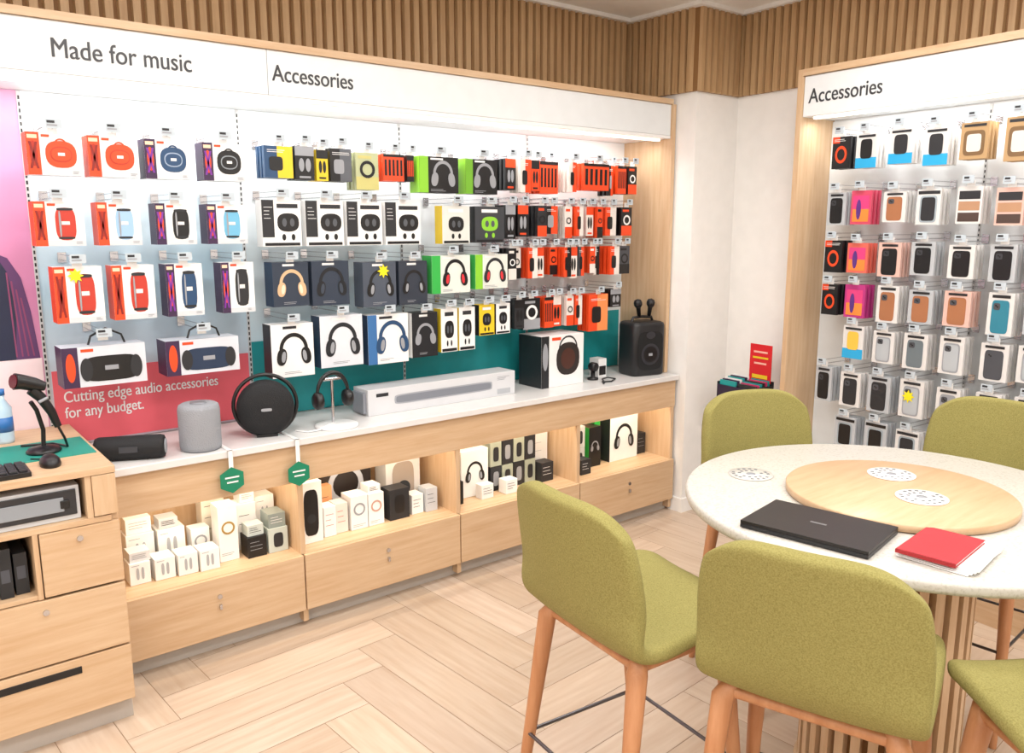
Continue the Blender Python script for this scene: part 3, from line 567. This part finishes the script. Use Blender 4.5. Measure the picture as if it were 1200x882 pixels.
def case_pack(x0,x1,z0,z1,back,cc,kind,yf=-.2,st=False):
    mb=MB(); W=x1-x0;H=z1-z0
    for k in range(3): mb.box(x0,x1,yf+k*.03,yf+k*.03+.014,z0,z1,back)
    cx=(x0+x1)/2; cz=z0+H*.44
    if kind=='phone':
        mb.plate(cx,cz,W*.34,H*.39,yf-E,GREY if cc==CL else cc,7)
        if cc==CL: mb.plate(cx,cz,W*.29,H*.35,yf-1.5*E,cc,7)
        mb.plate(cx-W*.14,cz+H*.24,W*.13,H*.08,yf-2*E,GB if cc!=BLK else GB2,4); mb.plate(cx-W*.17,cz+H*.26,W*.035,H*.022,yf-3*E,BLK); mb.plate(cx-W*.11,cz+H*.23,W*.035,H*.022,yf-3*E,BLK); mb.quad(x0+W*.15,x1-W*.15,z1-H*.12,z1-H*.05,yf-E,DK)
    elif kind=='glass':
        mb.plate(cx,cz,W*.36,H*.38,yf-E,P('#a4b0b8',.15),7); mb.plate(cx,cz,W*.29,H*.33,yf-2*E,cc,7); mb.quad(x0+W*.05,x1-W*.05,z1-H*.14,z1-H*.05,yf-E,cc)
    elif kind=='kraft':
        mb.plate(cx,cz,W*.38,H*.34,yf-E,P('#7a5d3c',.6),6); mb.plate(cx,cz,W*.26,H*.24,yf-2*E,cc,6); mb.quad(x0+W*.1,x1-W*.1,z1-H*.12,z1-H*.05,yf-E,DK)
    elif kind=='wallet':
        mb.quad(x0+W*.08,x1-W*.08,z0+H*.06,z0+H*.3,yf-E,P('#4b3a34',.5)); mb.quad(x0+W*.08,x1-W*.08,z0+H*.36,z0+H*.6,yf-E,P('#b48a6a',.5)); mb.quad(x0+W*.08,x1-W*.08,z0+H*.66,z0+H*.88,yf-E,DK)
    elif kind=='cable':
        mb.arc(cx,cz,W*.27,W*.11,0,2*pi,yf-E,cc,18,1.3); mb.quad(x0,x0+W*.4,z1-H*.2,z1,yf-E,OR); lines(mb,x0+W*.1,x1-W*.1,z1-H*.08,yf-2*E,WG,2)
    elif kind=='art':
        mb.quad(x0+W*.1,x1-W*.1,z0+H*.08,z0+H*.45,yf-E,P('#ff8a3c',.4)); mb.quad(x0+W*.1,x1-W*.1,z0+H*.45,z0+H*.85,yf-E,P('#d8407e',.4)); mb.plate(cx-W*.1,cz,W*.12,H*.3,yf-2*E,P('#5a2f80',.4))
    elif kind=='blue':
        mb.quad(x0,x1,z0,z0+H*.3,yf-E,P('#2aa7dd',.4)); mb.plate(cx,z0+H*.55,W*.28,H*.28,yf-2*E,cc,5); mb.quad(x0+W*.1,x1-W*.1,z1-H*.12,z1-H*.05,yf-E,DK)
    if st: star(mb,cx-W*.1,cz+.02,yf-4*E,.03)
    hook(mb,cx,z1,yf,.045); mb.obj('packaged_phone_case',FB)
Wt=P('#dedcda',.4); CL=P('#b4babf',.2); KR=P('#b8966a',.6); KI=P('#e2dace',.5); TN=P('#a86e4a',.5); PK=P('#e0b8ac',.4); LG=P('#b8bcc0',.4)
xs=[.79,.925,1.08,1.235,1.395,1.56,1.71,1.86,2.01,2.16,2.31,2.46]
RB=[(1.86,2.01,[(BLK,OR,'cable'),(Wt,BLK,'blue'),(Wt,DK,'blue'),(Wt,DK,'blue'),(KR,KI,'kraft'),(KR,KI,'kraft')]),
 (1.61,1.755,[(LG,BLK,'phone'),(P('#d04a66',.4),OR,'art'),(Wt,TN,'phone'),(Wt,DK,'glass'),(Wt,TN,'wallet'),(PK,DK,'wallet')]),
 (1.39,1.53,[(BLK,OR,'cable'),(P('#e06a5a',.4),OR,'art'),(PK,BLK,'phone'),(LG,BLK,'phone'),(Wt,BLK,'phone'),(LG,BLK,'phone')]),
 (1.18,1.335,[(BLK,OR,'cable'),(P('#b8347e',.4),OR,'art'),(Wt,TN,'phone'),(LG,TN,'phone'),(PK,TN,'phone'),(Wt,P('#2f7f95',.4),'phone')]),
 (.99,1.14,[None,(Wt,P('#f2c14a',.4),'blue'),(Wt,CL,'phone'),(Wt,P('#6c777d',.4),'phone'),(Wt,CL,'phone'),(Wt,GB,'phone')]),
 (.775,.93,[(LG,BLK,'phone'),(Wt,DK,'phone'),(LG,DK,'phone'),(Wt,CL,'phone'),(Wt,GREY,'phone'),(Wt,BLK,'phone')]),
 (.56,.71,[None,(LG,BLK,'glass'),(LG,BLK,'glass'),(Wt,DK,'glass'),(Wt,CL,'phone'),(Wt,BLK,'phone')])]
for ri,(z0,z1,l) in enumerate(RB):
    for i,x in enumerate(xs):
        it=l[i] if i<6 else l[2+(i+ri)%4]
        if it is None: continue
        w_=(.105 if i else .09)+random.uniform(-.006,.006); x+=random.uniform(-.008,.008)
        case_pack(x-w_/2,x+w_/2,z0+random.uniform(-.012,.008),z1+.005*((i*7+ri)%3)-.006,it[0],it[1],it[2],st=(ri==5 and i==3))
ls=empty('leaflet_stand'); ls.matrix_world=FB@T((.34,-.2,0))
b=MB(); b.lathe([(.14,0),(.14,.012),(.02,.02)],DK,T((.33,-.22,0)),32); b.tube([(.33,-.22,.015),(.33,-.22,.70)],.014,GREY,12)
b.box(.20,.46,-.29,-.15,.69,.70,DK); b.box(.20,.205,-.29,-.15,.70,.78,DK); b.box(.455,.46,-.29,-.15,.70,.78,DK); b.box(.20,.46,-.155,-.15,.70,.80,DK); b.box(.20,.46,-.29,-.285,.70,.765,P('#2b2440',.3)); b.box(.325,.33,-.285,-.155,.70,.77,DK)
b.obj('holder',FB,ls)
b=MB()
for i in range(6): b.box(.21,.318,-.28+i*.02,-.27+i*.02,.702,.79+.004*i,[P('#1f9a9a',.5),PUR,WG][i%3]); b.box(.335,.45,-.28+i*.02,-.27+i*.02,.702,.785+.004*i,[DK,P('#c23a6a',.5),TEAL][i%3])
b.obj('leaflets',FB,ls)
b=MB(); M=T((.385,-.17,.79))
b.box(-.07,.07,-.004,0,0,.20,P('#d41f28',.4),M); 
for i,(z,ww) in enumerate(((.155,.045),(.125,.05),(.095,.04))): b.quad(-ww,ww,z,z+.010,-.0055,P('#f5b9a9',.4) if i!=1 else YEL,M)
b.quad(-.05,.05,.02,.04,-.0055,YEL,M); b.obj('red_sign_card',FB,ls)
# ------------------------------------------------------------------ round table
tc_=Vector((2.19,1.04,0)); tb=empty('round_meeting_table',tc_)
b=MB(); b.lathe([(.56,.828),(.572,.832),(.575,.840),(.575,.852),(.572,.858),(.567,.860),(.001,.860)],TZ,T(tc_),96); b.obj('table_top',None,tb)
b=MB(); b.lathe([(.285,.861),(.295,.864),(.295,.880),(.292,.883),(.001,.883)],DISCW,T(tc_),80); b.obj('turntable',None,tb)
b=MB(); b.lathe([(.19,0),(.19,.828)],P('#8a6238',.6),T(tc_),48); b.lathe([(.225,0),(.225,.025),(.218,.03)],WOODH,T(tc_),48)
for k in range(30):
    M=T(tc_)@R(k*12,'Z')@T((.195,0,0)); b.box(-.01,.020,-.0125,.0125,.03,.828,WOODV,M)
b.obj('fluted_pedestal',None,tb)
def ringprint(name,x,y,z,base):
    mb=MB(); mb.lathe([(.065,0),(.066,.001),(.066,.0025),(.001,.0025)],base,T((x,y,z)),40)
    for r_,n_ in ((.052,18),(.034,12)):
        for k in range(n_):
            if (k*7)%5==0: continue
            q=2*pi*k/n_; mb.box(r_-.005,r_+.004,-.0045,.0045,.0026,.003,P('#6a6d70',.5),T((x,y,z))@Matrix.Rotation(q,4,'Z'))
    mb.lathe([(.014,.0026),(.014,.003)],GREY,T((x,y,z)),20); mb.obj(name,None,tb)
WP=P('#f4f4f4',.4)
ringprint('placard_1',2.31,1.12,.8835,WP); ringprint('placard_2',2.17,.965,.8835,WP); ringprint('placard_3',2.05,1.42,.8605,P('#d0cdc6',.4))
b=MB(); M=T((1.785,1.035,.8605))@R(-80,'Z')
LPB=P('#222327',.4)
b.box(-.155,.155,-.105,.105,.002,.011,LPB,M); b.box(-.155,.155,-.105,.105,.012,.020,P('#1c191a',.4),M); b.box(-.15,.15,.1,.107,.004,.016,BLK,M)
for sx in(-.12,.12):
    for sy in(-.08,.08): b.box(sx-.01,sx+.01,sy-.005,sy+.005,0,.002,BLK,M)
b.box(-.02,.02,-.004,.004,.020,.0205,P('#8b8d90',.3,.5),M); b.obj('closed_laptop',None,None,.002)
b=MB(); M=T((1.885,.775,.8615))@R(6,'Z')
for i in range(4): b.box(-.10+.003*i,.10+.003*i,-.085-.003*i,.068,.0+.003*i,.0026+.003*i,WG,M@R(1.5*i-3,'Z'))
b.box(-.105,.095,-.055,.072,.012,.0135,P('#b0232a',.5),M); b.box(-.103,.093,-.053,.070,.0135,.019,WG,M); b.box(-.105,.095,-.055,.072,.019,.0205,P('#b92a33',.6),M); b.box(-.107,-.103,-.055,.072,.012,.0205,P('#a01f25',.5),M)
b.obj('red_notebook_with_papers')
# ------------------------------------------------------------------ chairs
RAIL=P('#6e6e72',.3,1)
def chair(loc,face):
    ang=math.atan2(face[1],face[0])-pi/2
    e=empty('upholstered_counter_chair',(loc[0],loc[1],0),ang)
    dz_=.012
    prof=[(.445,.640),(.442,.662),(.41,.680),(.34,.684),(.24,.672),(.15,.658),(.09,.656),(.045,.668),(.015,.710),(.004,.765),(-.006,.83),(-.015,.89),(-.024,.945),(-.030,.983),(-.034,1.004)]
    wid= [.30,.37,.41,.43,.44,.442,.444,.446,.446,.446,.444,.438,.425,.408,.385]
    nu=12; vs=[];fs=[]; N=len(prof)
    for i,((y,z),W) in enumerate(zip(prof,wid)):
        for j in range(nu+1):
            u=-1+2*j/nu
            x=u*W/2
            wr=min(1,max(0,(z-.67)/.1)) if i>6 else 0
            cy=.045*abs(u)**2.0*wr
            cz=.012*abs(u)**2.5 if i<=7 else 0
            if i>=10: cz-= .055*abs(u)**4.5*((i-9)/5.0)
            vs.append((x,y+cy,z+cz+dz_))
    for i in range(N-1):
        for j in range(nu): a=i*(nu+1)+j; fs.append((a,a+1,a+nu+2,a+nu+1))
    me=bpy.data.meshes.new('seat_shell'); me.from_pydata(vs,[],fs); me.materials.append(FAB)
    for p in me.polygons: p.use_smooth=True
    o=bpy.data.objects.new('seat_shell',me); COL.objects.link(o); o.parent=e
    s=o.modifiers.new('solid','SOLIDIFY'); s.thickness=.042; s.offset=0
    s=o.modifiers.new('sub','SUBSURF'); s.levels=2; s.render_levels=2
    b=MB()
    for sx in(-1,1):
        for (yt,yb_) in ((.07,-.01),(.34,.42)):
            b.tube([(sx*.155,yt+.02,.655),(sx*.172,yt,.625),(sx*.188,(yt*.6+yb_*.4),.36),(sx*.205,yb_,0)],[.019,.024,.018,.011],LEGW,14)
        b.tube([(sx*.165,.07,.637),(sx*.165,.36,.642)],.015,LEGW,10)
    b.tube([(-.16,.08,.637),(.16,.08,.637)],.015,LEGW,10); b.tube([(-.16,.34,.640),(.16,.34,.640)],.015,LEGW,10)
    ob=b.obj('legs',e.matrix_world.copy()); ob.parent=e; ob.matrix_parent_inverse=e.matrix_world.inverted()
    b=MB(); z=.30; X=.191; yb=.022; yf=.388
    b.tube([(-X,yb,z),(X,yb,z)],.005,RAIL,8); b.tube([(-X,yf,z),(X,yf,z)],.005,RAIL,8); b.tube([(-X,yb,z),(-X,yf,z)],.005,RAIL,8); b.tube([(X,yb,z),(X,yf,z)],.005,RAIL,8)
    ob=b.obj('footrail',e.matrix_world.copy()); ob.parent=e; ob.matrix_parent_inverse=e.matrix_world.inverted()
def c2w(X,Y): return (X*.7834+Y*.6215,-X*.6215+Y*.7834)
def d2w(X,Y): return Vector((X*.7834+Y*.6215,-X*.6215+Y*.7834))
for X,Y,fx,fy in ((.125,1.77,.84,.54),(.55,1.43,.56,.83),(1.15,1.17,-.12,.98),(.88,2.90,.25,-.95),(1.67,2.74,-.72,-.66)):
    chair(c2w(X,Y),d2w(fx,fy))
# ------------------------------------------------------------------ lights
def area(name,mx,sx,sy,p,color=(1,.985,.965)):
    l=bpy.data.lights.new(name,'AREA'); l.shape='RECTANGLE'; l.size=sx; l.size_y=sy; l.energy=p; l.color=color
    o=bpy.data.objects.new(name,l); COL.objects.link(o); o.matrix_world=mx; return o
for x in (-.9,.9,2.6):
    for y in (-1.6,.2,1.9):
        if x==2.6 and y==1.9: y=1.7
        b=MB(); b.box(x-.32,x+.32,y-.32,y+.32,ZC-.025,ZC,P('#dddddd',.4)); b.obj('ceiling_light_panel')
        area('ceiling_light',T((x,y,ZC-.03)),.6,.6,22.5)
area('header_led',FA@T((1.4,-.25,2.045))@R(18,'X'),4.0,.03,15.5,(1,.985,.965))
area('header_led_right',FB@T((1.6,-.19,2.09))@R(14,'X'),1.9,.03,5.5,(1,.985,.965))
for x0,x1 in ((.60,1.25),(1.30,2.0),(2.05,2.75),(2.80,3.46)):
    area('niche_led',T(((x0+x1)/2,2.985,.74))@R(25,'X'),x1-x0-.03,.02,2.3,(1,.87,.68))
wd=bpy.data.worlds.new('world'); scn.world=wd; wd.use_nodes=True; wd.node_tree.nodes['Background'].inputs[0].default_value=(1,1,1,1); wd.node_tree.nodes['Background'].inputs[1].default_value=.5
# ------------------------------------------------------------------ camera
cd=bpy.data.cameras.new('camera'); co=bpy.data.objects.new('camera',cd); COL.objects.link(co)
cd.sensor_width=36; cd.lens=28.8; cd.clip_start=.05
co.location=(0,0,1.6); co.rotation_euler=(math.radians(90-10.39),0,math.radians(-38.43))
scn.camera=co
scn.view_settings.view_transform='Standard'; scn.view_settings.look='None'; scn.view_settings.exposure=0
